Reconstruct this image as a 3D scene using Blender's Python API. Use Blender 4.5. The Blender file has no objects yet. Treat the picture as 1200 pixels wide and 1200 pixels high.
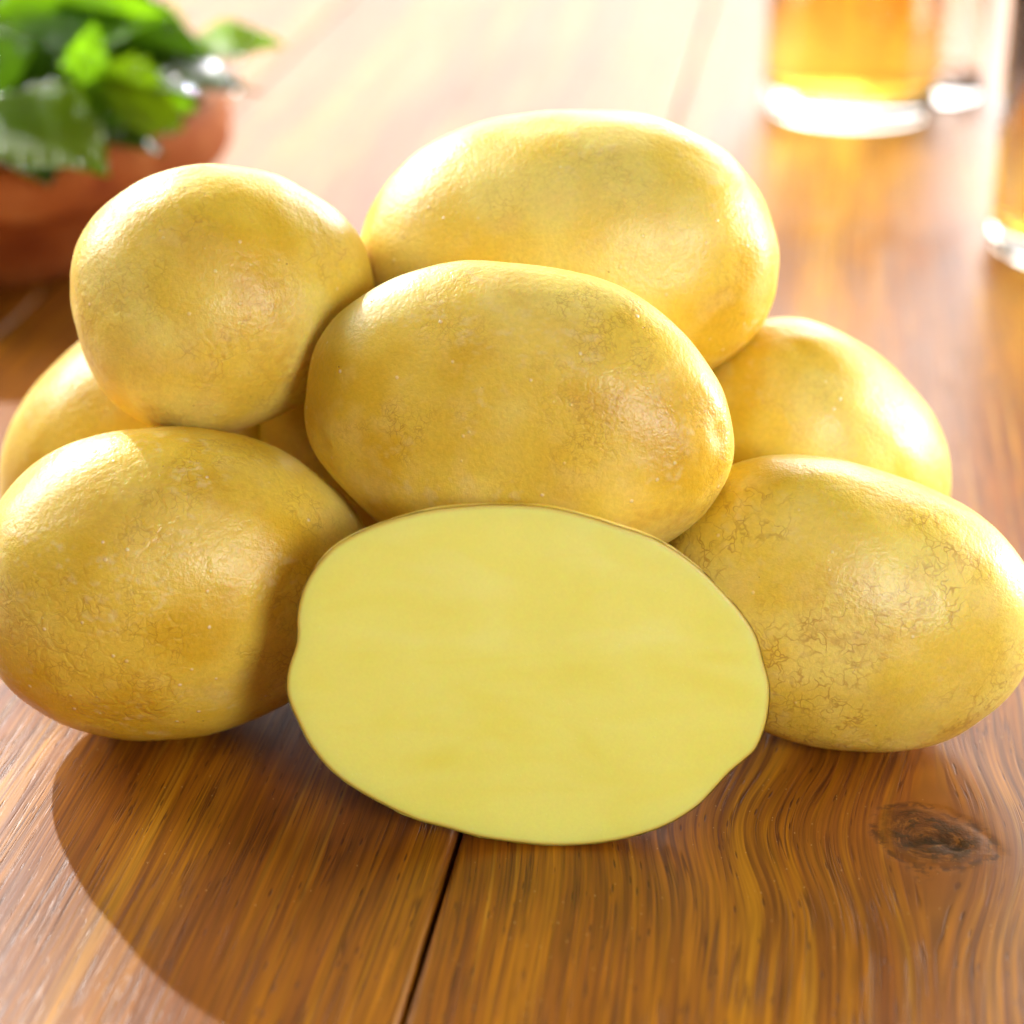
import bpy, bmesh, math, random
import numpy as np
from mathutils import Vector, Matrix, noise
random.seed(7)
R = math.radians
S = bpy.context.scene
COL = S.collection
CM = 0.01

# ------------------------------------------------------------------ camera
TH = R(25)
cam_d = bpy.data.cameras.new('camera')
cam = bpy.data.objects.new('camera', cam_d); COL.objects.link(cam)
cam.location = (0, 0, .231)
cam.rotation_euler = (R(90) - TH, 0, 0)
cam_d.sensor_width = 36; cam_d.lens = 36 * 2543 / 1200
cam_d.clip_start = .01; cam_d.clip_end = 50
cam_d.dof.use_dof = True
cam_d.dof.focus_distance = .418
cam_d.dof.aperture_fstop = 8.5
S.camera = cam

# ------------------------------------------------------------------ world, lamps, exposure
W = bpy.data.worlds.new('World'); S.world = W; W.use_nodes = True
bg = W.node_tree.nodes['Background']
bg.inputs[0].default_value = (1.0, .88, .72, 1); bg.inputs[1].default_value = .05

def area(name, loc, target, power, sx, sy=None, color=(1, 1, 1), shape=None):
    d = bpy.data.lights.new(name, 'AREA'); d.energy = power; d.color = color
    d.shape = shape or ('RECTANGLE' if sy else 'DISK'); d.size = sx
    if sy: d.size_y = sy
    o = bpy.data.objects.new(name, d); COL.objects.link(o); o.location = loc
    o.rotation_euler = (Vector(target) - Vector(loc)).to_track_quat('-Z', 'Z').to_euler()
    return o
def polar(az, el, dist, t=(0, .40, .05)):      # az: degrees right of straight away from the camera
    a, e = R(az), R(el)
    return (t[0] + dist*math.cos(e)*math.sin(a), t[1] + dist*math.cos(e)*math.cos(a), t[2] + dist*math.sin(e))
PILE = (0, .40, .05)
area('hard_back_lamp', polar(-33, 28, 1.6), PILE, 30, .022, color=(1, .97, .94))
area('left_softbox', polar(-58, 26, 1.2), PILE, 18, .5, .45, color=(1, .98, .96))
area('window_light', (.5, 2.4, .64), (.3, .8, 0), 63, 3.5, 1.1, color=(1, .98, .96))
area('added_far_table_fill', (.42, 1.45, .38), (.2, .62, 0), 5.0, .5, .35, color=(1, .97, .90))  # unseen fill, added to lighten the rear right of the tabletop
area('added_right_fill', (1.9, 1.6, .6), (.2, .6, 0), 10, 1.4, 1.0, color=(1, .98, .94))  # no window here: weak fill added to lift the black in the right glass
area('right_softbox', polar(67, 9, 1.1), PILE, 17, .38, .38, color=(1, .98, .90))
area('front_softbox', polar(150, 22, 1.0), PILE, 7.0, .28, .28, color=(1, .97, .90))
area('overhead_reflector', polar(-172, 60, 1.3), PILE, 2.5, .8, .8, color=(1, .96, .88))
S.view_settings.view_transform = 'Standard'; S.view_settings.look = 'None'
S.view_settings.exposure = 0; S.view_settings.gamma = 1
S.cycles.use_adaptive_sampling = True; S.cycles.adaptive_threshold = .03
S.cycles.max_bounces = 12; S.cycles.diffuse_bounces = 3; S.cycles.glossy_bounces = 3; S.cycles.transmission_bounces = 10; S.cycles.transparent_max_bounces = 12
S.cycles.sample_clamp_indirect = 12

# ------------------------------------------------------------------ node helpers
class NT:
    def __init__(s, name):
        s.m = bpy.data.materials.new(name); s.m.use_nodes = True
        s.t = s.m.node_tree; s.n = s.t.nodes; s.n.clear()
        s.out = s.n.new('ShaderNodeOutputMaterial')
    def new(s, ty, **k):
        n = s.n.new(ty)
        for a, v in k.items(): setattr(n, a, v)
        return n
    def put(s, sock, v):
        if isinstance(v, bpy.types.NodeSocket): s.t.links.new(v, sock)
        elif v is not None: sock.default_value = v
    def math(s, op, a, b=None, c=None, clamp=False):
        n = s.new('ShaderNodeMath', operation=op, use_clamp=clamp)
        s.put(n.inputs[0], a)
        if b is not None: s.put(n.inputs[1], b)
        if c is not None: s.put(n.inputs[2], c)
        return n.outputs[0]
    def obj_cm(s):
        tc = s.new('ShaderNodeTexCoord'); v = s.new('ShaderNodeVectorMath', operation='SCALE')
        s.put(v.inputs[0], tc.outputs['Object']); v.inputs['Scale'].default_value = 100
        return v.outputs[0]
    def vec(s, x, y, z=0.):
        n = s.new('ShaderNodeCombineXYZ')
        for i, v in enumerate((x, y, z)): s.put(n.inputs[i], v)
        return n.outputs[0]
    def sep(s, v):
        n = s.new('ShaderNodeSeparateXYZ'); s.put(n.inputs[0], v); return n.outputs
    def vmul(s, v, k):
        n = s.new('ShaderNodeVectorMath', operation='MULTIPLY'); s.put(n.inputs[0], v); n.inputs[1].default_value = k
        return n.outputs[0]
    def vadd(s, v, k):
        n = s.new('ShaderNodeVectorMath', operation='ADD'); s.put(n.inputs[0], v); s.put(n.inputs[1], k)
        return n.outputs[0]
    def noise(s, v, sc=1., det=2., rough=.5, dist=0., color=False):
        n = s.new('ShaderNodeTexNoise'); s.put(n.inputs['Vector'], v)
        n.inputs['Scale'].default_value = sc; n.inputs['Detail'].default_value = det
        n.inputs['Roughness'].default_value = rough; n.inputs['Distortion'].default_value = dist
        return n.outputs['Color' if color else 'Fac']
    def voro(s, v, sc=1., feat='F1', rnd=1.):
        n = s.new('ShaderNodeTexVoronoi', feature=feat); s.put(n.inputs['Vector'], v)
        n.inputs['Scale'].default_value = sc; n.inputs['Randomness'].default_value = rnd
        return n
    def rng(s, v, a, b, c=0., d=1., smooth=True):
        n = s.new('ShaderNodeMapRange'); n.interpolation_type = 'SMOOTHSTEP' if smooth else 'LINEAR'
        s.put(n.inputs[0], v)
        for i, x in zip((1, 2, 3, 4), (a, b, c, d)): s.put(n.inputs[i], x)
        return n.outputs[0]
    def mix(s, f, a, b, mode='MIX'):
        n = s.new('ShaderNodeMix', data_type='RGBA', blend_type=mode)
        s.put(n.inputs[0], f)
        for i, v in ((6, a), (7, b)): s.put(n.inputs[i], (*v, 1) if isinstance(v, tuple) and len(v) == 3 else v)
        return n.outputs[2]
    def ramp(s, f, stops, interp='EASE'):
        n = s.new('ShaderNodeValToRGB'); s.put(n.inputs[0], f); e = n.color_ramp; e.interpolation = interp
        while len(e.elements) < len(stops): e.elements.new(.5)
        for el, (p, c) in zip(e.elements, stops): el.position = p; el.color = (*c, 1)
        return n.outputs[0]
    def bump(s, h, strength=.5, dist=.0003, normal=None):
        n = s.new('ShaderNodeBump'); s.put(n.inputs['Height'], h); n.inputs['Strength'].default_value = strength
        n.inputs['Distance'].default_value = dist; s.put(n.inputs['Normal'], normal); return n.outputs[0]
    def bsdf(s, **k):
        p = s.new('ShaderNodeBsdfPrincipled')
        for a, v in k.items():
            a = a.replace('_', ' ')
            if isinstance(v, tuple) and len(v) == 3 and a not in ('Subsurface Radius',): v = (*v, 1)
            s.put(p.inputs[a], v)
        s.t.links.new(p.outputs[0], s.out.inputs[0]); return p

# ------------------------------------------------------------------ object helpers
def link(name, me, mat=None, parent=None, smooth=True, **props):
    if mat: me.materials.append(mat)
    if smooth: me.polygons.foreach_set('use_smooth', [True]*len(me.polygons))
    o = bpy.data.objects.new(name, me); COL.objects.link(o)
    if parent: o.parent = parent
    for k, v in props.items(): o[k] = v
    return o
def empty(name, loc, rotz=0, **props):
    o = bpy.data.objects.new(name, None); COL.objects.link(o); o.location = loc; o.rotation_euler = (0, 0, rotz)
    o.empty_display_size = .01
    for k, v in props.items(): o[k] = v
    return o
def mesh_from(name, v, f):
    me = bpy.data.meshes.new(name); me.from_pydata([tuple(x) for x in v], [], f); me.update(); return me
def lathe(name, prof, n=96):
    v = []; f = []
    for r, z in prof:
        for i in range(n):
            a = 2*math.pi*i/n; v.append((r*math.cos(a)*CM, r*math.sin(a)*CM, z*CM))
    m = len(prof)
    for j in range(m-1):
        for i in range(n):
            k = (i+1) % n; f.append((j*n+i, j*n+k, (j+1)*n+k, (j+1)*n+i))
    me = mesh_from(name, v, f)
    bm = bmesh.new(); bm.from_mesh(me); bmesh.ops.remove_doubles(bm, verts=bm.verts, dist=1e-6)
    bmesh.ops.recalc_face_normals(bm, faces=bm.faces); bm.to_mesh(me); bm.free(); return me

# ------------------------------------------------------------------ noise fields evaluated on mesh points
_pr = np.random.RandomState(11)
_PERM = np.tile(_pr.permutation(256), 4)
_GR = _pr.normal(size=(256, 3)); _GR /= np.linalg.norm(_GR, axis=1)[:, None]
def _hash(i, j, k): return _PERM[(_PERM[(_PERM[i & 255] + j) & 255] + k) & 255]
def perlin(p):
    i = np.floor(p).astype(np.int64); f = p - i; w = f*f*f*(f*(f*6-15)+10)
    out = 0.
    for dx in (0, 1):
        for dy in (0, 1):
            for dz in (0, 1):
                g = _GR[_hash(i[:, 0]+dx, i[:, 1]+dy, i[:, 2]+dz)]
                d = ((f - (dx, dy, dz))*g).sum(1)
                out = out + d*(w[:, 0] if dx else 1-w[:, 0])*(w[:, 1] if dy else 1-w[:, 1])*(w[:, 2] if dz else 1-w[:, 2])
    return out*1.6
def fbm(p, sc=1., octv=3, off=0., rough=.5):
    r = 0; a = 1; t = 0
    for o in range(octv):
        r = r + a*perlin(p*sc*(2**o) + off + 17.3*o); t += a; a *= rough
    return r/t
def worley(p):
    i = np.floor(p).astype(np.int64); f = p - i
    f1 = np.full(len(p), 9.); f2 = np.full(len(p), 9.)
    for dx in (-1, 0, 1):
        for dy in (-1, 0, 1):
            for dz in (-1, 0, 1):
                h = _hash(i[:, 0]+dx, i[:, 1]+dy, i[:, 2]+dz)
                q = _GR[h]*.45 + .5 + (dx, dy, dz) - f
                d = np.sqrt((q*q).sum(1)); f2 = np.minimum(f2, np.maximum(f1, d)); f1 = np.minimum(f1, d)
    return f1, f2
def sstep(x, a, b): t = np.clip((x-a)/(b-a), 0, 1); return t*t*(3-2*t)
def attr(me, name, vals):
    a = me.attributes.new(name, 'FLOAT', 'POINT'); a.data.foreach_set('value', np.ascontiguousarray(vals, dtype=np.float32))

# ------------------------------------------------------------------ table top
def wood(name, seed, knot=False, tone=1.0):
    t = NT(name); P = t.obj_cm(); x, y, z = t.sep(P)
    A = lambda n: t.new('ShaderNodeAttribute', attribute_name=n).outputs['Fac']
    u = A('grain')
    def G(su, sv, det=2, rough=.5, off=0, dist=0.):
        return t.noise(t.vadd(t.vec(t.math('MULTIPLY', u, su), t.math('MULTIPLY', y, sv)), (seed*3+off, seed+off*2, off)), 1, det, rough, dist)
    band = G(.42, .02, 2, .5, 1)
    ring = G(4.2, .07, 2, .6, 2)
    ring2 = G(10., .13, 2, .6, 7)
    fib = G(13, .30, 2, .7, 3)
    pore = G(6.5, .10, 2, .55, 4)
    col = t.ramp(band, [(.25, (.145*tone, .035*tone, .001)), (.42, (.265*tone, .080*tone, .002)), (.55, (.37*tone, .132*tone, .003)), (.74, (.50*tone, .228*tone, .009))])
    col = t.mix(t.rng(ring, .42, .62, 0, .52), col, (.17*tone, .044*tone, .005))
    col = t.mix(t.rng(ring, .26, .44, .35, 0), col, (.50*tone, .26*tone, .025))
    col = t.mix(t.rng(ring2, .48, .64, 0, .7), col, (.145, .038, .005))
    fb = t.rng(fib, .3, .7, .66, 1.34, False)
    col = t.mix(1., col, t.vec(fb, fb, fb), 'MULTIPLY')
    # thin dark pore lines and lighter threads that follow the grain
    pm = t.math('MULTIPLY', t.rng(t.math('ABSOLUTE', t.math('SUBTRACT', pore, .5)), .004, .030, 1, 0), t.rng(t.noise(t.vmul(P, (1.6, .45, 1)), 1, 2, .6), .42, .60, 0, 1))
    col = t.mix(t.math('MULTIPLY', pm, .70), col, (.075, .018, .004))
    dsh = t.voro(t.vec(t.math('MULTIPLY', u, 11.), t.math('MULTIPLY', y, 1.3), seed), 1)
    dc = t.sep(dsh.outputs['Color'])
    dm_ = t.math('MULTIPLY', t.rng(dsh.outputs['Distance'], .10, .24, 1, 0), t.rng(dc[0], .55, .60, 0, 1))
    col = t.mix(t.math('MULTIPLY', dm_, .75), col, (.06, .014, .003))
    pm = t.math('MAXIMUM', pm, dm_)
    flk = t.voro(t.vmul(P, (9, 6, 1)), 1)
    fl = t.rng(flk.outputs['Distance'], .05, .17, 1, 0)
    flr = t.sep(flk.outputs['Color'])
    fl = t.math('MULTIPLY', fl, t.rng(t.math('ADD', flr[0], t.math('MULTIPLY', A('dust_glint'), .22)), .88, .93, 0, 1))
    col = t.mix(t.math('MULTIPLY', fl, .6), col, (.80, .52, .20))  # dust flecks, with their sparkle painted in as pale gold
    h = t.math('ADD', t.math('MULTIPLY', fib, .8), t.math('MULTIPLY', pm, -1.0))
    if knot:
        rk = A('knot')
        core = t.rng(rk, .62, 1.15, .95, 0); halo = t.rng(rk, 1.1, 2.8, 1, 0)
        kn = t.noise(t.vadd(t.vec(t.math('MULTIPLY', rk, 4.), t.math('MULTIPLY', y, 1.6), t.math('MULTIPLY', x, 1.2)), (0, 0, 3)), 1.5, 4, .68)
        blot = t.noise(P, 2.6, 4, .7)
        kc = t.ramp(kn, [(.33, (.03, .008, .002)), (.5, (.11, .030, .004)), (.66, (.25, .085, .011))])
        kc = t.mix(t.rng(blot, .50, .60, 0, .85), kc, (.035, .014, .004))
        col = t.mix(t.math('MULTIPLY', halo, .5), col, (.21, .052, .006))
        col = t.mix(core, col, kc)
        rim = t.math('MULTIPLY', t.rng(rk, .85, 1.12, 0, 1), t.rng(rk, 1.12, 1.38, 1, 0))
        col = t.mix(t.math('MULTIPLY', rim, t.rng(blot, .44, .56, .7, 0)), col, (.04, .010, .003))
        col = t.mix(A('check'), col, (.004, .002, .001))
        h = t.math('MULTIPLY', h, t.rng(rk, 1.3, 2.6, .12, 1))
        h = t.math('ADD', h, t.math('MULTIPLY', t.math('MULTIPLY', core, blot), 3.5))
        h = t.math('SUBTRACT', h, t.math('MULTIPLY', rim, 1.2))
    nrm = t.bump(h, .4, .00015)
    ro = t.rng(ring, .3, .7, .44, .54, False)
    t.bsdf(Base_Color=col, Roughness=ro, Normal=nrm, Coat_Weight=.30, Coat_Roughness=.34, Coat_Normal=nrm, Coat_IOR=1.5, Specular_IOR_Level=.22)
    return t.m

AZ = R(8.37)
PW = 18.5
def plank_mesh(w, L, th, seed, knot=None, bev=.17):
    hw = w/2; xs = []; n = 6
    prof = [(-hw, -th)]
    for i in range(n+1):
        a = math.pi/2*i/n; prof.append((-hw + bev*(1-math.cos(a)), -bev + bev*math.sin(a)))
    nx = 90
    for i in range(1, nx): prof.append((-hw+bev + (w-2*bev)*i/nx, 0))
    for i in range(n+1):
        a = math.pi/2*(1-i/n); prof.append((hw - bev*(1-math.cos(a)), -bev + bev*math.sin(a)))
    prof.append((hw, -th))
    k = len(prof)
    ys = [-L/2]
    while ys[-1] < L/2:
        ys.append(min(L/2, ys[-1] + (.18 if -66 < ys[-1] < -36 else 1.2)))
    PX = np.array(prof); NY = len(ys)
    X = np.tile(PX[:, 0], NY); Z = np.tile(PX[:, 1], NY); Y = np.repeat(ys, k)
    f = [(j*k+i, j*k+i+1, (j+1)*k+i+1, (j+1)*k+i) for j in range(NY-1) for i in range(k-1)]
    f += [tuple(range(k)), tuple(range(NY*k-1, (NY-1)*k-1, -1))]
    p2 = np.stack([X, Y, np.full(len(X), seed)], 1)
    low = perlin(p2*(.12, .018, 1)+3.1)*1.3 + perlin(p2*(.5, .05, 1)+8.7)*.20 + perlin(p2*(1.6, .16, 1)+1.7)*.05
    u = X + low
    zz = Z.copy()
    at = {}
    if knot:
        du = X-knot[0]; dv = Y-knot[1]
        r2 = du**2 + .40*dv**2
        ang = np.arctan2(dv, du)
        aa = 1.9*np.exp(-(dv/2.6)**2)
        u = knot[0] + du*np.abs(du)/np.sqrt(du**2+aa**2+1e-6) + low
        wob = .42*perlin(p2*(.8, .8, 1)+5) + .16*perlin(p2*(2.6, 2.6, 1)+9)
        rk = np.sqrt((du*.98 + .1*dv)**2 + (dv*1.02)**2) + wob*1.1
        at['knot'] = rk
        cx, cy = du+.10, dv+.05
        a = -.62; cu = cx*math.cos(a)-cy*math.sin(a); cv = cx*math.sin(a)+cy*math.cos(a) + .12*np.sin(cu*5)
        chk = (1-sstep(np.abs(cv), .03, .17))*(1-sstep(np.abs(cu), .28, .62))
        cx, cy = du-.42, dv+.18; chk2 = (1-sstep(np.hypot(cx, cy*1.5), .08, .24))
        chk = np.maximum(chk, chk2*.85)
        at['check'] = chk
        core = 1-sstep(rk, .95, 1.3)
        zz = zz - chk*.09 - core*.012 + core*.006*perlin(p2*(2.2, 2.2, 1)+2)
    at['grain'] = u
    at['dust_glint'] = np.clip(perlin(p2*(.22, .22, 1)+4)+.3*perlin(p2*(.9, .9, 1)), -.6, 1)
    me = bpy.data.meshes.new('plank')
    me.from_pydata(np.stack([X, Y, zz], 1)*CM, [], f); me.update()
    for kk, v in at.items(): attr(me, kk, v)
    return me
table = empty('tabletop', (0, 0, 0), kind='structure')
cA, sA = math.cos(AZ), math.sin(AZ)
YC = 90.
for i in range(-3, 4):
    nc = -6.1 + PW*(i+.5)            # centre of the plank across
    w = PW - .09
    org = Vector((nc*cA + YC*sA, -nc*sA + YC*cA, 0))
    knot = None
    if i == 0:                        # the plank with the knot
        k = Vector((7.99, 34.79, 0)) - org
        knot = (k.x*cA - k.y*sA, k.x*sA + k.y*cA)
    me = plank_mesh(w, 260, 2.6, 3.37*i+1.2, knot)
    o = link('plank', me, wood('oak_plank', 3.7*i + 20, knot is not None, [1, .92, 1, 1.05, 1][(i+3) % 5]), table)
    o.location = org*CM; o.rotation_euler = (0, 0, -AZ)
    if i == 0: o['label'] = 'plank with a dark round knot'

# ------------------------------------------------------------------ potatoes
def skin(name, seed, hue=0., net=.5, cell=3.2, wrinkle=.5, patch=.4, spots=.5, scuff=.3, zone=None):
    t = NT(name); P = t.vadd(t.obj_cm(), (seed*11.3, seed*5.1, seed*3.7))
    A = lambda n: t.new('ShaderNodeAttribute', attribute_name=n).outputs['Fac']
    n1, n2, n3, cz, br, sf = (A(n) for n in ('tone', 'mottle', 'patch', 'crazing', 'broken', 'scuff'))
    col = t.ramp(n1, [(.30, (.71, .45+hue, .025)), (.50, (.80, .575+hue, .075)), (.70, (.84, .67+hue, .16))])
    col = t.mix(t.rng(n2, .52, .78, 0, .5), col, (.82, .60+hue, .16))
    col = t.mix(t.math('MULTIPLY', n3, patch), col, (.56, .27, .025))
    wv = t.noise(P, 2.2, 2, .6, color=True)
    Pw = t.vadd(P, t.vmul(t.vadd(wv, (-.5, -.5, -.5)), (.75, .75, .75)))
    e1 = t.voro(Pw, cell, 'DISTANCE_TO_EDGE').outputs['Distance']
    e2 = t.voro(t.vadd(Pw, (7, 3, 2)), cell*.42, 'DISTANCE_TO_EDGE').outputs['Distance']
    l1 = t.rng(e1, .0, .075, .9, 0); l2 = t.rng(e2, .0, .045, .65, 0)
    lines = t.math('MULTIPLY', t.math('MULTIPLY', t.math('MAXIMUM', l1, l2), cz), br)
    col = t.mix(t.math('MULTIPLY', lines, net), col, (.38, .15, .018))
    def dots(sc, lo, r, off):
        v = t.voro(t.vadd(P, (off, off, 0)), sc)
        c = t.sep(v.outputs['Color'])
        return t.math('MULTIPLY', t.rng(v.outputs['Distance'], r*.35, r, 1, 0), t.rng(c[0], lo, lo+.02, 0, 1))
    pale = t.math('MULTIPLY', dots(2.5, .50, .13, 3), spots)
    dark = dots(2.6, .80, .075, 13)
    fn = t.noise(P, 10, 2, .7)
    col = t.mix(t.math('MULTIPLY', pale, .75), col, (.95, .80, .52))
    col = t.mix(t.math('MULTIPLY', dark, t.rng(fn, .4, .55, .2, .9)), col, (.30, .12, .02))
    col = t.mix(t.math('MULTIPLY', sf, scuff), col, (.80, .62, .26))
    fine = t.rng(fn, .3, .7, .94, 1.06, False)
    col = t.mix(1., col, t.vec(fine, fine, fine), 'MULTIPLY')
    h = t.math('ADD', t.math('MULTIPLY', fn, 1.0), t.math('MULTIPLY', pale, 1.3))
    h = t.math('ADD', h, t.math('MULTIPLY', t.rng(e2, 0, .16, -.9*wrinkle, 0), t.math('ADD', .15, cz)))
    h = t.math('SUBTRACT', h, t.math('MULTIPLY', dark, .8))
    nrm = t.bump(h, .5, .0003)
    ro = t.math('ADD', t.rng(n2, .3, .7, .37, .47, False), t.math('MULTIPLY', sf, .15))
    t.bsdf(Base_Color=col, Roughness=ro, Normal=nrm, Subsurface_Weight=.5, Subsurface_Radius=(1., .5, .09), Subsurface_Scale=.0055,
           Specular_IOR_Level=.55, Coat_Weight=.08, Coat_Roughness=.22, Coat_Normal=nrm,
           Coat_IOR=1.45)
    return t.m
def skin_fields(me, v, seed, cell, wrinkle):
    """per-point skin fields from the position in cm; returns the relief in cm"""
    p = v + (seed*11.3, seed*5.1, seed*3.7)
    n1 = .5 + .62*fbm(p, .33, 3); n2 = .5 + .6*fbm(p, 1.1, 4, 5); 
    n3 = sstep(fbm(p, .42, 2, 9), .10, .42)*(.25+.75*sstep(fbm(p, 5, 3, 3), -.25, .3))
    cz = .05+.95*sstep(fbm(p, .5, 2, 21), -.12, .25); br = .15+.85*sstep(fbm(p, 2.2, 3, 31, .65), -.3, .3)
    sf = sstep(fbm(p*(1, 1.7, 1), 3.0, 4, 41, .75), .08, .30)*sstep(fbm(p, .6, 2, 51), .0, .25)
    for n, x in (('tone', n1), ('mottle', n2), ('patch', n3), ('crazing', cz), ('broken', br), ('scuff', sf)): attr(me, n, x)
    wp = p + np.stack([perlin(p*1.9+c) for c in (3, 13, 23)], 1)*.22
    f1, f2 = worley(wp*cell); e = f2-f1
    zone = .12+.88*sstep(fbm(p, .45, 2, 61), -.15, .30)
    pil = (sstep(e, 0, .28)-1)*.013*wrinkle*zone*(3.2/cell)**.5
    f1, f2 = worley(wp*cell*1.9+7); pil2 = (sstep(f2-f1, 0, .35)-1)*.008*wrinkle*zone
    flk = fbm(p*(1.6, .8, 1.2), 3.2, 3, 71, .6); fl = sstep(np.abs(flk), 0, .10)*.0085*wrinkle*(1.-.6*zone)
    return pil + pil2 + fl + .006*fbm(p, 2.2, 3, 81) + .004*sf

ico = bpy.data.meshes.new('ico'); bm = bmesh.new()
bmesh.ops.create_icosphere(bm, subdivisions=7, radius=1); bm.to_mesh(ico); bm.free()
IV = np.empty(len(ico.vertices)*3); ico.vertices.foreach_get('co', IV); IV = IV.reshape(-1, 3)

def potato(c, Rm, s, F, seed, mat, label, cell, wrinkle, lump=.030, sup=2.12, **kw):
    u = IV/np.linalg.norm(IV, axis=1)[:, None]
    th = np.arctan2(u[:, 1], u[:, 0]); w = u[:, 0]**2 + u[:, 1]**2
    m = 1 + w*(F[0]*np.cos(th)+F[1]*np.sin(th)+F[2]*np.cos(2*th)+F[3]*np.sin(2*th)+F[4]*np.cos(3*th)+F[5]*np.sin(3*th))
    # slightly squarer than an ellipsoid, as potatoes are
    q = 1/np.power((np.abs(u)**sup).sum(1), 1/sup)
    m = m*(1 + (q-1)*.6)
    o3 = np.array((seed*3.1, seed*1.7, seed*2.3))
    m = m*(1 + lump*(1.2*perlin(u*1.15+o3) + .4*perlin(u*3.1+o3)))
    # shallow eyes
    rg = random.Random(seed)
    for k in range(5):
        d = np.array([rg.gauss(0, 1) for _ in range(3)]); d /= np.linalg.norm(d)
        a = np.arccos(np.clip(u @ d, -1, 1)); m = m - .013*np.exp(-(a/.10)**2)
    v = u*m[:, None]*np.array(s)
    nn = u/np.array(s); nn /= np.linalg.norm(nn, axis=1)[:, None]
    me = ico.copy(); me.name = 'potato'
    rel = skin_fields(me, v, seed, cell, wrinkle)
    v = (v + nn*rel[:, None])*CM
    me.vertices.foreach_set('co', v.ravel()); me.update()
    o = link('potato', me, mat, label=label, category='potato', **kw)
    M = Matrix([[*Rm[i], 0] for i in range(3)] + [[0, 0, 0, 1]]); M.translation = Vector(c)*CM
    o.matrix_world = M
    wz = (v @ np.array(Rm).T)[:, 2].min() + c[2]*CM
    return o, wz
G0 = 'whole yellow potatoes piled on the table'
POT = [
 ([0.052, 39.594, 6.663], [[0.9645, 0.2391, 0.1121], [-0.2548, 0.954, 0.1577], [-0.0692, -0.1807, 0.9811]], [4.294, 2.026, 3.079], [0]*6,
  dict(seed=2, net=.6, cell=6.5, wrinkle=.2, patch=.35, spots=.8, scuff=.5), 'large oval potato in the middle, resting on top of the cut half', False),
 ([1.17, 44.388, 8.405], [[0.9902, -0.0431, -0.1329], [-0.1115, 0.3303, -0.9373], [0.0843, 0.9429, 0.3223]], [4.618, 3.109, 2.884], [0.012, -0.006, -0.018, -0.010, -0.003, 0.010],
  dict(seed=3, net=.3, cell=4, wrinkle=.12, patch=.6, spots=.6, scuff=.5), 'big potato at the very top and back of the pile, slightly out of focus', False),
 ([-6.065, 42.609, 8.093], [[0.2032, 0.9524, 0.2271], [-0.4047, 0.2929, -0.8663], [-0.8916, 0.0841, 0.445]], [2.714, 3.112, 2.641], [-0.0022, -0.0006, -0.0017, -0.0005, -0.0015, -0.0318],
  dict(seed=4, net=.4, cell=2.4, wrinkle=.4, patch=.35, spots=.5, scuff=.2), 'roundish potato on the upper left of the pile, in front of the terracotta bowl', False),
 ([-6.885, 39.204, 3.227], [[0.9892, -0.0151, 0.1458], [0.1465, 0.0607, -0.9874], [0.0061, 0.998, 0.0623]], [4.037, 3.207, 2.717], [0.0137, -0.0021, -0.0003, -0.0013, 0.0289, 0.0004],
  dict(seed=5, net=.5, cell=4.2, wrinkle=.6, patch=.3, spots=1., scuff=.6), 'finely wrinkled plump potato on the table at the front left', True),
 ([6.641, 38.884, 2.932], [[0.9598, 0.2775, -0.0424], [-0.1019, 0.2037, -0.9737], [-0.2616, 0.9389, 0.2238]], [3.858, 2.859, 2.402], [0.0, 0.0008, -0.0049, 0.0047, 0.008, 0.022],
  dict(seed=6, net=.65, cell=2.7, wrinkle=.12, patch=.35, spots=.5, scuff=.25, hue=.01), 'potato with brown netted cracks on the table at the front right', True),
 ([6.677, 44.225, 3.434], [[0.5389, 0.6733, 0.5062], [0.3619, 0.3576, -0.8609], [-0.7607, 0.6471, -0.0509]], [3.848, 2.771, 2.796], [0.0076, -0.0169, -0.0283, -0.0269, -0.0214, 0.0102],
  dict(seed=7, net=.2, cell=4, wrinkle=.12, patch=.2, spots=1., scuff=.2), 'smooth potato with a few white dots, behind the netted one on the right', True),
 ([-8.337, 45.623, 3.278], [[0.7463, -0.5922, -0.3038], [-0.1042, 0.3469, -0.9321], [0.6573, 0.7273, 0.1972]], [3.755, 2.868, 2.8], [-0.0013, -0.0017, 0.0002, -0.0008, 0.0007, -0.0017],
  dict(seed=8, net=.2, cell=4, wrinkle=.3, patch=.2, spots=.4, scuff=.2), 'pale brightly lit potato at the far left, behind the wrinkled one', True),
 ([-1.5, 44.9, 3.1], [[0.8781, 0.4192, 0.2309], [0.0611, 0.3804, -0.9228], [-0.4746, 0.8244, 0.3084]], [4.5, 2.85, 2.85], [0]*6,
  dict(seed=9, net=.3, cell=4, wrinkle=.5, patch=.4, spots=.5, scuff=.2), 'potato deep in the shade inside the pile, almost hidden behind the middle one', True),
]
pots = []
for c, Rm, s, F, mk, label, ground in POT:
    o, wz = potato(c, Rm, s, F, mk['seed'], skin('potato_skin', **mk), label, mk['cell'], mk['wrinkle'], sup=2.3 if mk['seed'] == 6 else 2.12, group=G0)
    if ground: o.location.z -= wz - .0001
    pots.append(o)
bpy.data.meshes.remove(ico)

# the little pale wart on the crest of the middle potato
def wart(par, world, r):
    bm = bmesh.new(); bmesh.ops.create_icosphere(bm, subdivisions=3, radius=r)
    for v in bm.verts: v.co *= 1 + .25*noise.noise(v.co*900)
    me = bpy.data.meshes.new('wart'); bm.to_mesh(me); bm.free()
    t = NT('wart_cork'); t.bsdf(Base_Color=(.85, .70, .42), Roughness=.5, Subsurface_Weight=.5, Subsurface_Scale=.001)
    o = link('wart', me, t.m, par); bpy.context.view_layer.update()
    o.matrix_parent_inverse = par.matrix_world.inverted(); o.location = world; return o
wart(pots[0], Vector((-.20, 40.35, 8.66))*CM, .00085)

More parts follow.
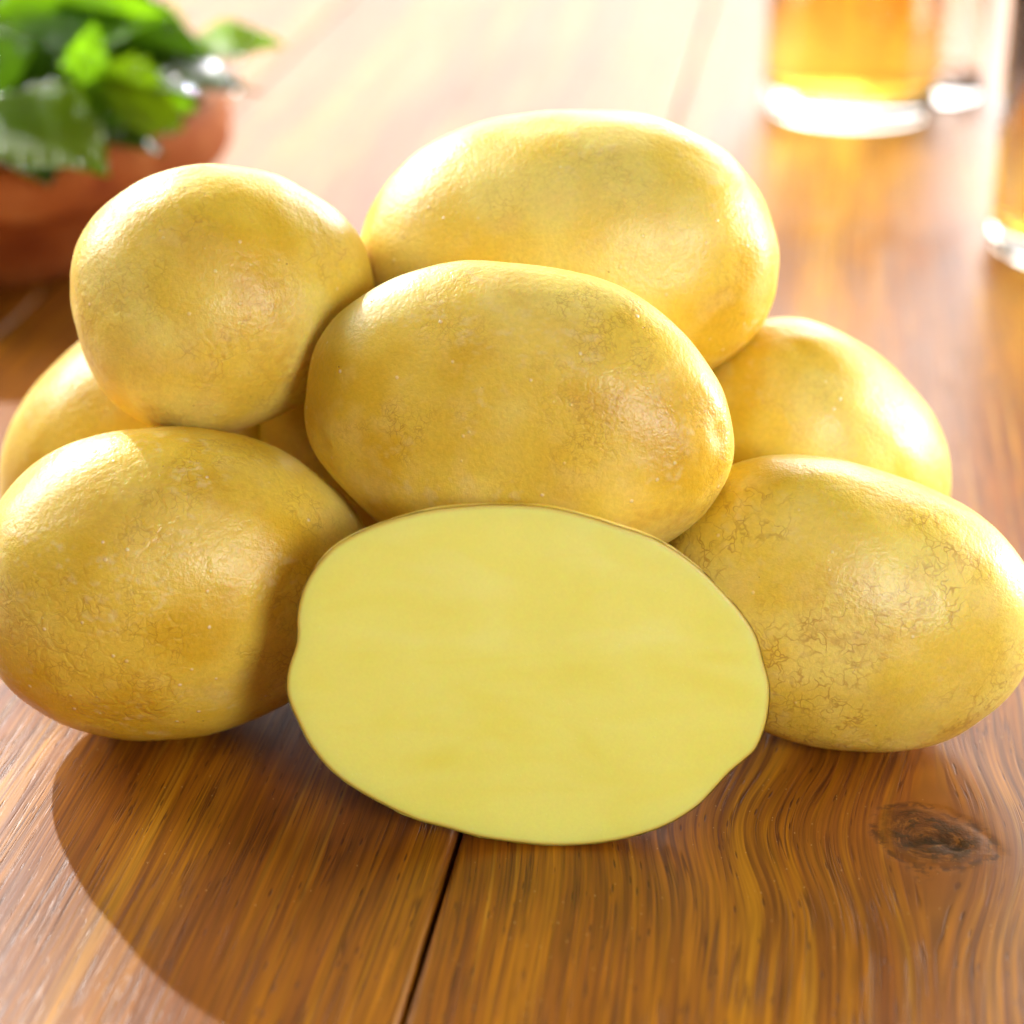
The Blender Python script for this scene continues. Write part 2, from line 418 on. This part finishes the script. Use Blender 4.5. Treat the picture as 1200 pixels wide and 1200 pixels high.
# ------------------------------------------------------------------ the halved potato
OUT = [(40,430),(48,392),(62,352),(66,320),(66,288),(75,240),(100,185),(145,130),(200,95),(280,62),(380,38),(480,28),(560,27),(640,33),(720,50),(800,75),(870,98),(930,130),(990,175),(1040,225),(1085,275),(1120,330),(1138,390),(1152,440),(1153,490),(1145,540),(1125,592),(1096,622),(1064,650),(1032,686),(990,730),(930,770),(870,795),(800,813),(720,823),(640,824),(560,816),(480,803),(400,780),(330,760),(230,710),(150,655),(95,590),(60,520),(42,470)]
LEAN = R(15)
# outline in centimetres on the cut plane (x along the table, y up the face)
pts = [((a-600)/2/61.9 + .33, (410-b)/2/61.9*1.012) for a, b in OUT]
def closed_spline(p, n):
    k = len(p); seg = []
    for i in range(k):
        p0, p1, p2, p3 = p[i-1], p[i], p[(i+1) % k], p[(i+2) % k]
        for j in range(8):
            t = j/8
            seg.append(tuple(.5*((2*p1[d]) + (-p0[d]+p2[d])*t + (2*p0[d]-5*p1[d]+4*p2[d]-p3[d])*t*t + (-p0[d]+3*p1[d]-3*p2[d]+p3[d])*t**3) for d in (0, 1)))
    L = [0]
    for i in range(len(seg)): a, b = seg[i], seg[(i+1) % len(seg)]; L.append(L[-1]+math.dist(a, b))
    res = []; j = 0
    for i in range(n):
        d = L[-1]*i/n
        while L[j+1] < d: j += 1
        t = (d-L[j])/(L[j+1]-L[j]); a, b = seg[j], seg[(j+1) % len(seg)]
        res.append((a[0]+(b[0]-a[0])*t, a[1]+(b[1]-a[1])*t))
    return res
NR = 720
rimp = np.array(closed_spline(pts, NR))
cen = rimp.mean(0)
half = empty('halved_potato', (.0033, .3450, 0), label='potato half leaning on the pile, its smooth yellow cut face towards the viewer', category='potato half')
yb = rimp[:, 1].min()
def face3(x, y, d):     # x, y on the cut face, d behind it -> local cm
    yy = y - yb
    return ((x-.33), yy*math.sin(LEAN) + d*math.cos(LEAN), .06 + yy*math.cos(LEAN) - d*math.sin(LEAN))
V = []; Fc = []
rads = [0] + [i/26*.985 for i in range(1, 27)] + [.991, .9955, .9985, 1.0]
for j, r in enumerate(rads):
    for i in range(NR):
        p = cen + (rimp[i]-cen)*r
        d = .012*noise.noise(Vector((p[0]*.6, p[1]*.6, 3)))*2 + .004*noise.noise(Vector((p[0]*3, p[1]*3, 7)))
        if r > .985: d += .03*((r-.985)/.015)**2
        V.append(Vector(face3(p[0], p[1], d))*CM)
    if j: Fc += [((j-1)*NR+i, (j-1)*NR+(i+1) % NR, j*NR+(i+1) % NR, j*NR+i) for i in range(NR)]
me = mesh_from('flesh', V, Fc)
bm = bmesh.new(); bm.from_mesh(me); bmesh.ops.remove_doubles(bm, verts=bm.verts, dist=1e-7); bmesh.ops.recalc_face_normals(bm, faces=bm.faces)
if sum(f.normal.y for f in bm.faces) > 0: bmesh.ops.reverse_faces(bm, faces=bm.faces)
uvl = bm.loops.layers.uv.new('rim')
bm.to_mesh(me); bm.free()
# distance to the rim kept as an attribute, for the paler ring under the skin
at = me.attributes.new('rim_distance', 'FLOAT', 'POINT')
co = np.empty(len(me.vertices)*3); me.vertices.foreach_get('co', co); co = co.reshape(-1, 3)*100
px = co[:, 0]+.33; py = (co[:, 2]-.06)/math.cos(LEAN)+yb
dm = np.empty(len(px))
for k in range(0, len(px), 2000):
    a = np.stack([px[k:k+2000], py[k:k+2000]], 1); dm[k:k+2000] = np.sqrt(((a[:, None]-rimp[None])**2).sum(2)).min(1)
at.data.foreach_set('value', dm)
t = NT('potato_flesh'); P = t.obj_cm()
a = t.new('ShaderNodeAttribute', attribute_name='rim_distance').outputs['Fac']
marb = t.noise(t.vmul(P, (.35, .8, .8)), 1, 2, .5, .6)
strk = t.noise(t.vadd(t.vmul(P, (.22, .8, 1.3)), (5, 0, 0)), 1, 3, .55, .8)
col = t.ramp(marb, [(.28, (.88, .81, .15)), (.5, (.90, .85, .20)), (.72, (.91, .87, .25))])
col = t.mix(t.rng(strk, .52, .72, 0, .28), col, (.88, .77, .10))
col = t.mix(t.rng(t.math('ADD', a, t.math('MULTIPLY', marb, .3)), .15, .75, .45, 0), col, (.89, .84, .22))
col = t.mix(t.rng(a, .0, .10, .8, 0), col, (.80, .50, .06))
cellb = t.noise(P, 16, 3, .75)
fl_ = t.rng(cellb, .35, .65, .98, 1.015, False)
col = t.mix(1., col, t.vec(fl_, fl_, fl_), 'MULTIPLY')
spk = t.voro(P, 11); sc = t.sep(spk.outputs['Color'])
sp = t.math('MULTIPLY', t.rng(spk.outputs['Distance'], .08, .24, 1, 0), t.rng(sc[1], .86, .90, 0, 1))
col = t.mix(t.math('MULTIPLY', sp, .14), col, (.95, .93, .6))
h = t.math('ADD', t.math('MULTIPLY', cellb, .7), t.math('MULTIPLY', sp, .8))
t.bsdf(Base_Color=col, Roughness=.40, Normal=t.bump(h, .22, .00015), Subsurface_Weight=.75, Subsurface_Radius=(1., .62, .14), Subsurface_Scale=.006, Specular_IOR_Level=.5)
link('flesh', me, t.m, half)
# skin shell
V = []; Fc = []
DB = 2.35; ND = 34
for j in range(ND+1):
    tt = j/ND; d = DB*math.sin(tt*math.pi/2)**1.0; sc = math.cos(tt*math.pi/2)**.86 if j < ND else 0
    for i in range(NR):
        p = cen + (rimp[i]-cen)*(sc if j else 1.0)
        out = rimp[i]-cen; out = out/np.linalg.norm(out)
        rag = .012 + .020*max(0, noise.noise(Vector((i*.09, j*.6, 2)))) + (.035*max(0, noise.noise(Vector((i*.45, 0, 9)))-.42) if j < 2 else 0)
        rag += .03*(noise.noise(Vector((rimp[i][0]*1.1, rimp[i][1]*1.1, d*1.1)))) * min(1, j/4)
        p = p + out*rag*(1 if j < ND else 0)
        V.append(Vector(face3(p[0], p[1], d + .014))*CM)
    if j: Fc += [((j-1)*NR+i, (j-1)*NR+(i+1) % NR, j*NR+(i+1) % NR, j*NR+i) for i in range(NR)]
me = mesh_from('skin', V, Fc)
bm = bmesh.new(); bm.from_mesh(me); bmesh.ops.remove_doubles(bm, verts=bm.verts, dist=1e-7); bmesh.ops.recalc_face_normals(bm, faces=bm.faces); bm.to_mesh(me); bm.free()
co = np.empty(len(me.vertices)*3); me.vertices.foreach_get('co', co)
skin_fields(me, co.reshape(-1, 3)*100, 10, 4, .5)
half.location.z = -co.reshape(-1, 3)[:, 2].min() - .00015
link('skin', me, skin('potato_skin', 10, net=.5, cell=4, wrinkle=.5, patch=.3, hue=.0), half)

# ------------------------------------------------------------------ terracotta bowl with herb
bowl = empty('terracotta_bowl', (-.184, .718, 0), label='round terracotta bowl with a thick rim, full of green herb leaves', category='bowl')
t = NT('terracotta'); P = t.obj_cm()
n1 = t.noise(P, .5, 3, .6); n2 = t.noise(P, 4, 4, .7)
col = t.ramp(n1, [(.3, (.24, .050, .012)), (.5, (.34, .088, .020)), (.7, (.43, .145, .045))])
col = t.mix(t.rng(n2, .55, .75, 0, .35), col, (.45, .17, .07))
t.bsdf(Base_Color=col, Roughness=.8, Specular_IOR_Level=.25, Normal=t.bump(t.math('ADD', n2, n1), .5, .0006))
body = [(0, .02), (5.6, .02), (5.9, .12), (6.3, .9), (7.2, 2.1), (7.75, 2.75), (8.0, 3.0)]
inner = [(7.9, 3.0), (7.1, 2.4), (6.2, 1.4), (5.4, .8), (0, .7)]
link('body', lathe('body', body + inner), t.m, bowl)
rim = [(7.85, 2.95), (8.35, 2.9), (8.68, 3.05), (8.85, 3.4), (8.9, 4.2), (8.85, 4.75), (8.65, 5.0), (8.35, 5.05), (8.05, 4.9), (7.95, 4.4), (7.85, 2.95)]
link('rim', lathe('rim', rim), t.m, bowl)

def leaf_mesh(L, Wd, curl=.25, fold=.25, teeth=9, seed=0):
    rg = random.Random(seed); nu, nv = 40, 10; v = []; f = []
    for i in range(nu+1):
        s = i/nu
        w = Wd/2*(math.sin(math.pi*min(1, s**.72))**.85)*(1-.12*s) + 1e-4
        saw = (s*teeth) % 1
        w *= 1.12; wt = w*(1 + (.24*saw - .10 if .06 < s < .97 else 0))
        for j in range(-nv, nv+1):
            q = j/nv; x = q*(w + (wt-w)*abs(q)**6)
            z = abs(x)*fold - curl*L*s*s +   .025*Wd*math.sin(s*13 + abs(q)*3)*abs(q) + .03*L*noise.noise(Vector((s*3, q*1.5, seed)))
            yv = s*L - abs(q)*saw*0.02*L
            v.append((x*CM, yv*CM, z*CM))
    m = 2*nv+1
    for i in range(nu):
        for j in range(m-1): f.append((i*m+j, i*m+j+1, (i+1)*m+j+1, (i+1)*m+j))
    return mesh_from('leaf', v, f)
def leaf_mat(name, base, trans, rough=.28, coat=0.):
    t = NT(name); P = t.obj_cm(); x, y, z = t.sep(P)
    ax = t.math('ABSOLUTE', x)
    vn = t.math('SINE', t.math('MULTIPLY', t.math('SUBTRACT', y, t.math('MULTIPLY', ax, .8)), 9.))
    vein = t.math('MAXIMUM', t.rng(vn, .86, .99, 0, .7), t.rng(ax, .02, .07, 1, 0))
    n = t.noise(P, 1.2, 3, .6)
    c = t.mix(t.rng(n, .35, .65, 0, 1), tuple(k*.75 for k in base), base)
    c = t.mix(t.math('MULTIPLY', vein, .4), c, tuple(min(1, k*2.2) for k in base))
    nr = t.bump(t.math('ADD', t.math('MULTIPLY', vein, -1.), t.noise(P, 3.5, 3, .6)), .6, .0006)
    p = t.bsdf(Base_Color=c, Roughness=rough, Normal=nr, Specular_IOR_Level=.2, Coat_Weight=coat, Coat_Roughness=.08)
    tr = t.new('ShaderNodeBsdfTranslucent'); tr.inputs[0].default_value = (*trans, 1)
    mx = t.new('ShaderNodeMixShader'); mx.inputs[0].default_value = .5
    t.t.links.new(p.outputs[0], mx.inputs[1]); t.t.links.new(tr.outputs[0], mx.inputs[2]); t.t.links.new(mx.outputs[0], t.out.inputs[0])
    return t.m
LM = [leaf_mat('herb_leaf', (.075, .16, .006), (.30, .52, .006)), leaf_mat('herb_leaf_dark', (.022, .058, .005), (.07, .16, .004), .24), leaf_mat('herb_leaf_bright', (.07, .18, .005), (.34, .72, .01), .3), leaf_mat('herb_leaf_glossy', (.022, .058, .005), (.07, .16, .004), .2, 1.)]
herb = empty('herb_bunch', (-.185, .735, .045), label='leafy green herb with toothed glossy leaves standing in the terracotta bowl', category='herb')
def put_leaf(base, tip, roll, W, mi, curl=.2, fold=.25, seed=0):
    b, tp = Vector(base), Vector(tip); d = tp-b; L = d.length; yv = d.normalized()
    zv = Vector((0, 0, 1)); zv = (zv - yv*zv.dot(yv))
    if zv.length < .15: zv = Vector((0, -1, 0)) - yv*Vector((0, -1, 0)).dot(yv)
    zv.normalize(); zv = Matrix.Rotation(R(roll), 3, yv) @ zv
    xv = yv.cross(zv)
    o = link('leaf', leaf_mesh(L, W, curl, fold, max(6, int(L*2.3)), seed), LM[mi], herb)
    M = Matrix(((xv.x, yv.x, zv.x, 0), (xv.y, yv.y, zv.y, 0), (xv.z, yv.z, zv.z, 0), (0, 0, 0, 1)))
    M.translation = (b)*CM - Vector(herb.location)
    o.matrix_basis = M; return o
# base, tip (cm, world), roll, width, colour, curl
big = [
 ((-15.85, 63.0, 6.82), (-11.63, 61.0, 5.64), 10, 4.2, 0, .06),      # broad leaf hanging over the rim
 ((-15.65, 64.0, 5.99), (-13.68, 62.5, 4.72), -10, 3.4, 1, .06),
 ((-17.48, 71.0, 7.11), (-10.94, 69.0, 8.46), 50, 3.2, 2, .04),      # bright leaf at the top
 ((-15.81, 72.0, 7.6), (-9.81, 69.0, 7.1), 52, 3.6, 1, .12),         # dark broad leaf
 ((-10.93, 72.0, 6.6), (-7.4, 70.5, 7.1), 30, 1.8, 2, .04),        # slim tip to the right
 ((-13.01, 70.0, 6.65), (-8.38, 67.0, 6.68), 4, 1.9, 3, .02),
 ((-12.94, 68.0, 6.71), (-9.32, 65.0, 6.73), 0, 1.7, 3, .02),
 ((-13.04, 67.0, 6.68), (-10.11, 65.5, 5.59), 55, 2.4, 0, .06),
 ((-13.69, 67.0, 5.87), (-12.93, 67.5, 8.43), 75, 1.4, 2, .05),
 ((-13.23, 66.0, 5.46), (-10.52, 64.0, 5.26), 6, 1.2, 3, .02),
 ((-11.4, 70.0, 5.86), (-7.91, 69.0, 5.83), 4, .9, 3, .02),
 ((-15.5, 67.0, 6.01), (-15.63, 67.0, 8.67), 60, 2.2, 1, .05),
 ((-14.92, 70.0, 6.92), (-12.0, 67.0, 6.28), 30, 2.6, 1, .08),
 ((-14.18, 67.0, 5.74), (-11.83, 65.5, 5.32), 55, 1.8, 0, .05),
 ((-16.7, 68.0, 6.85), (-13.39, 66.0, 6.66), 40, 2.6, 1, .06),
 ((-12.9, 73.0, 7.09), (-10.42, 71.0, 5.84), 60, 2.6, 0, .1),
 ((-15.95, 68.0, 6.3), (-12.51, 66.5, 5.6), 62, 2.4, 1, .06),
 ((-15.36, 73.0, 8.52), (-12.42, 72.0, 7.6), 50, 3, 2, .06),
]
BL = [put_leaf(b, tp, ro, w, mi, cu, .22, i) for i, (b, tp, ro, w, mi, cu) in enumerate(big)]
rg = random.Random(5)
for i in range(46):
    a = rg.uniform(0, 2*math.pi); r0 = rg.uniform(.5, 5.8); z0 = rg.uniform(3.8, 7.5)
    b = Vector((-17.5 + r0*math.cos(a), 73 + r0*math.sin(a), z0)); a2 = a + rg.uniform(-.8, .8)
    ln = rg.uniform(2.6, 4.6)
    tp = b + Vector((math.cos(a2)*ln, math.sin(a2)*ln, rg.uniform(-1.0, 1.2)))
    if tp.x > -10: tp.x = -10.2
    if tp.y < 69.5: tp.y = 69.5
    if b.y < 68.5: b.y = 68.5
    put_leaf(b, tp, rg.uniform(-50, 50), ln*rg.uniform(.5, .75), rg.choice([0, 1, 1, 2]), rg.uniform(.05, .25), .25, 20+i)
# drops of water clinging to the leaves
t = NT('water'); t.bsdf(Base_Color=(1, 1, 1), Roughness=.0, IOR=1.33, Transmission_Weight=1.); WM = t.m
for o in BL:
    vs = o.data.vertices
    for q in range(5):
        v = vs[int(len(vs)*rg.uniform(.3, .95))]
        bm = bmesh.new(); bmesh.ops.create_icosphere(bm, subdivisions=2, radius=rg.uniform(.0011, .0022))
        me = bpy.data.meshes.new('water_drop'); bm.to_mesh(me); bm.free()
        d = link('water_drop', me, WM, o); d.location = v.co + Vector((0, 0, .0004)); d.scale = (1, 1, .6)
# stems
t = NT('herb_stem'); t.bsdf(Base_Color=(.09, .19, .03), Roughness=.4)
for i in range(11):
    a = rg.uniform(0, 2*math.pi); r1 = rg.uniform(1, 5)
    cu = bpy.data.curves.new('stem', 'CURVE'); cu.dimensions = '3D'; cu.bevel_depth = .0014; cu.bevel_resolution = 3
    sp = cu.splines.new('BEZIER'); sp.bezier_points.add(1)
    p0 = Vector((rg.uniform(-.02, .02), rg.uniform(-.02, .02), -.036)); p1 = Vector((r1*CM*math.cos(a), r1*CM*math.sin(a), rg.uniform(.03, .075)))
    for bp, p in zip(sp.bezier_points, (p0, p1)): bp.co = p; bp.handle_left_type = bp.handle_right_type = 'AUTO'
    tmp = bpy.data.objects.new('tmp', cu); me = bpy.data.meshes.new_from_object(tmp); bpy.data.objects.remove(tmp)
    link('stem', me, t.m, herb)

# ------------------------------------------------------------------ glasses
def glass_mat(name, tint=(1, 1, 1), rough=0.):
    t = NT(name); t.bsdf(Base_Color=tint, Roughness=rough, IOR=1.5, Transmission_Weight=1.); return t.m
GL = glass_mat('clear_glass', (.995, .99, .98), .02)
t = NT('amber_drink')
p = t.bsdf(Base_Color=(.98, .66, .10), Roughness=.04, IOR=1.34, Transmission_Weight=1.)
va = t.new('ShaderNodeVolumeAbsorption'); va.inputs[0].default_value = (.98, .62, .12, 1); va.inputs[1].default_value = 6
DR = t.m
def tumbler(name, x, y, Ro, Ri, H, base, fill, label, cat, drink_label=None):
    root = empty(name, (x*CM, y*CM, 0), label=label, category=cat)
    c = .35
    prof = [(0, .05), (Ro-c-.3, .05), (Ro-c-.1, 0), (Ro-c, .0), (Ro-.12, .12), (Ro, c), (Ro, H-.15), (Ro-.1, H), (Ri+.05, H), (Ri, H-.12),
            (Ri, base+.7), (Ri-.2, base+.25), (Ri-.8, base+.03), (0, base)]
    link('vessel', lathe('vessel', prof, 128), GL, root)
    if fill:
        e = .012
        pr = [(0, base-e), (Ri-.8, base+.03-e), (Ri-.2+e, base+.25-e), (Ri+e, base+.7), (Ri+e, fill), (Ri-.05, fill-.02), (0, fill-.03)]
        link('drink', lathe('drink', pr, 128), DR, root)
    return root
tumbler('drinking_glass', 14.1, 89.3, 3.6, 3.35, 13, 1.05, 11.5, 'round glass of golden drink standing at the back, left of the other filled glass', 'glass')
tumbler('drinking_glass', 20.1, 70.6, 3.85, 3.5, 13, .8, 11.5, 'thick glass of amber drink cut off by the right edge of the picture', 'glass')
tumbler('small_glass', 18.6, 91.5, 1.45, 1.2, 11, .8, None, 'narrow empty clear glass between the two filled glasses', 'glass')
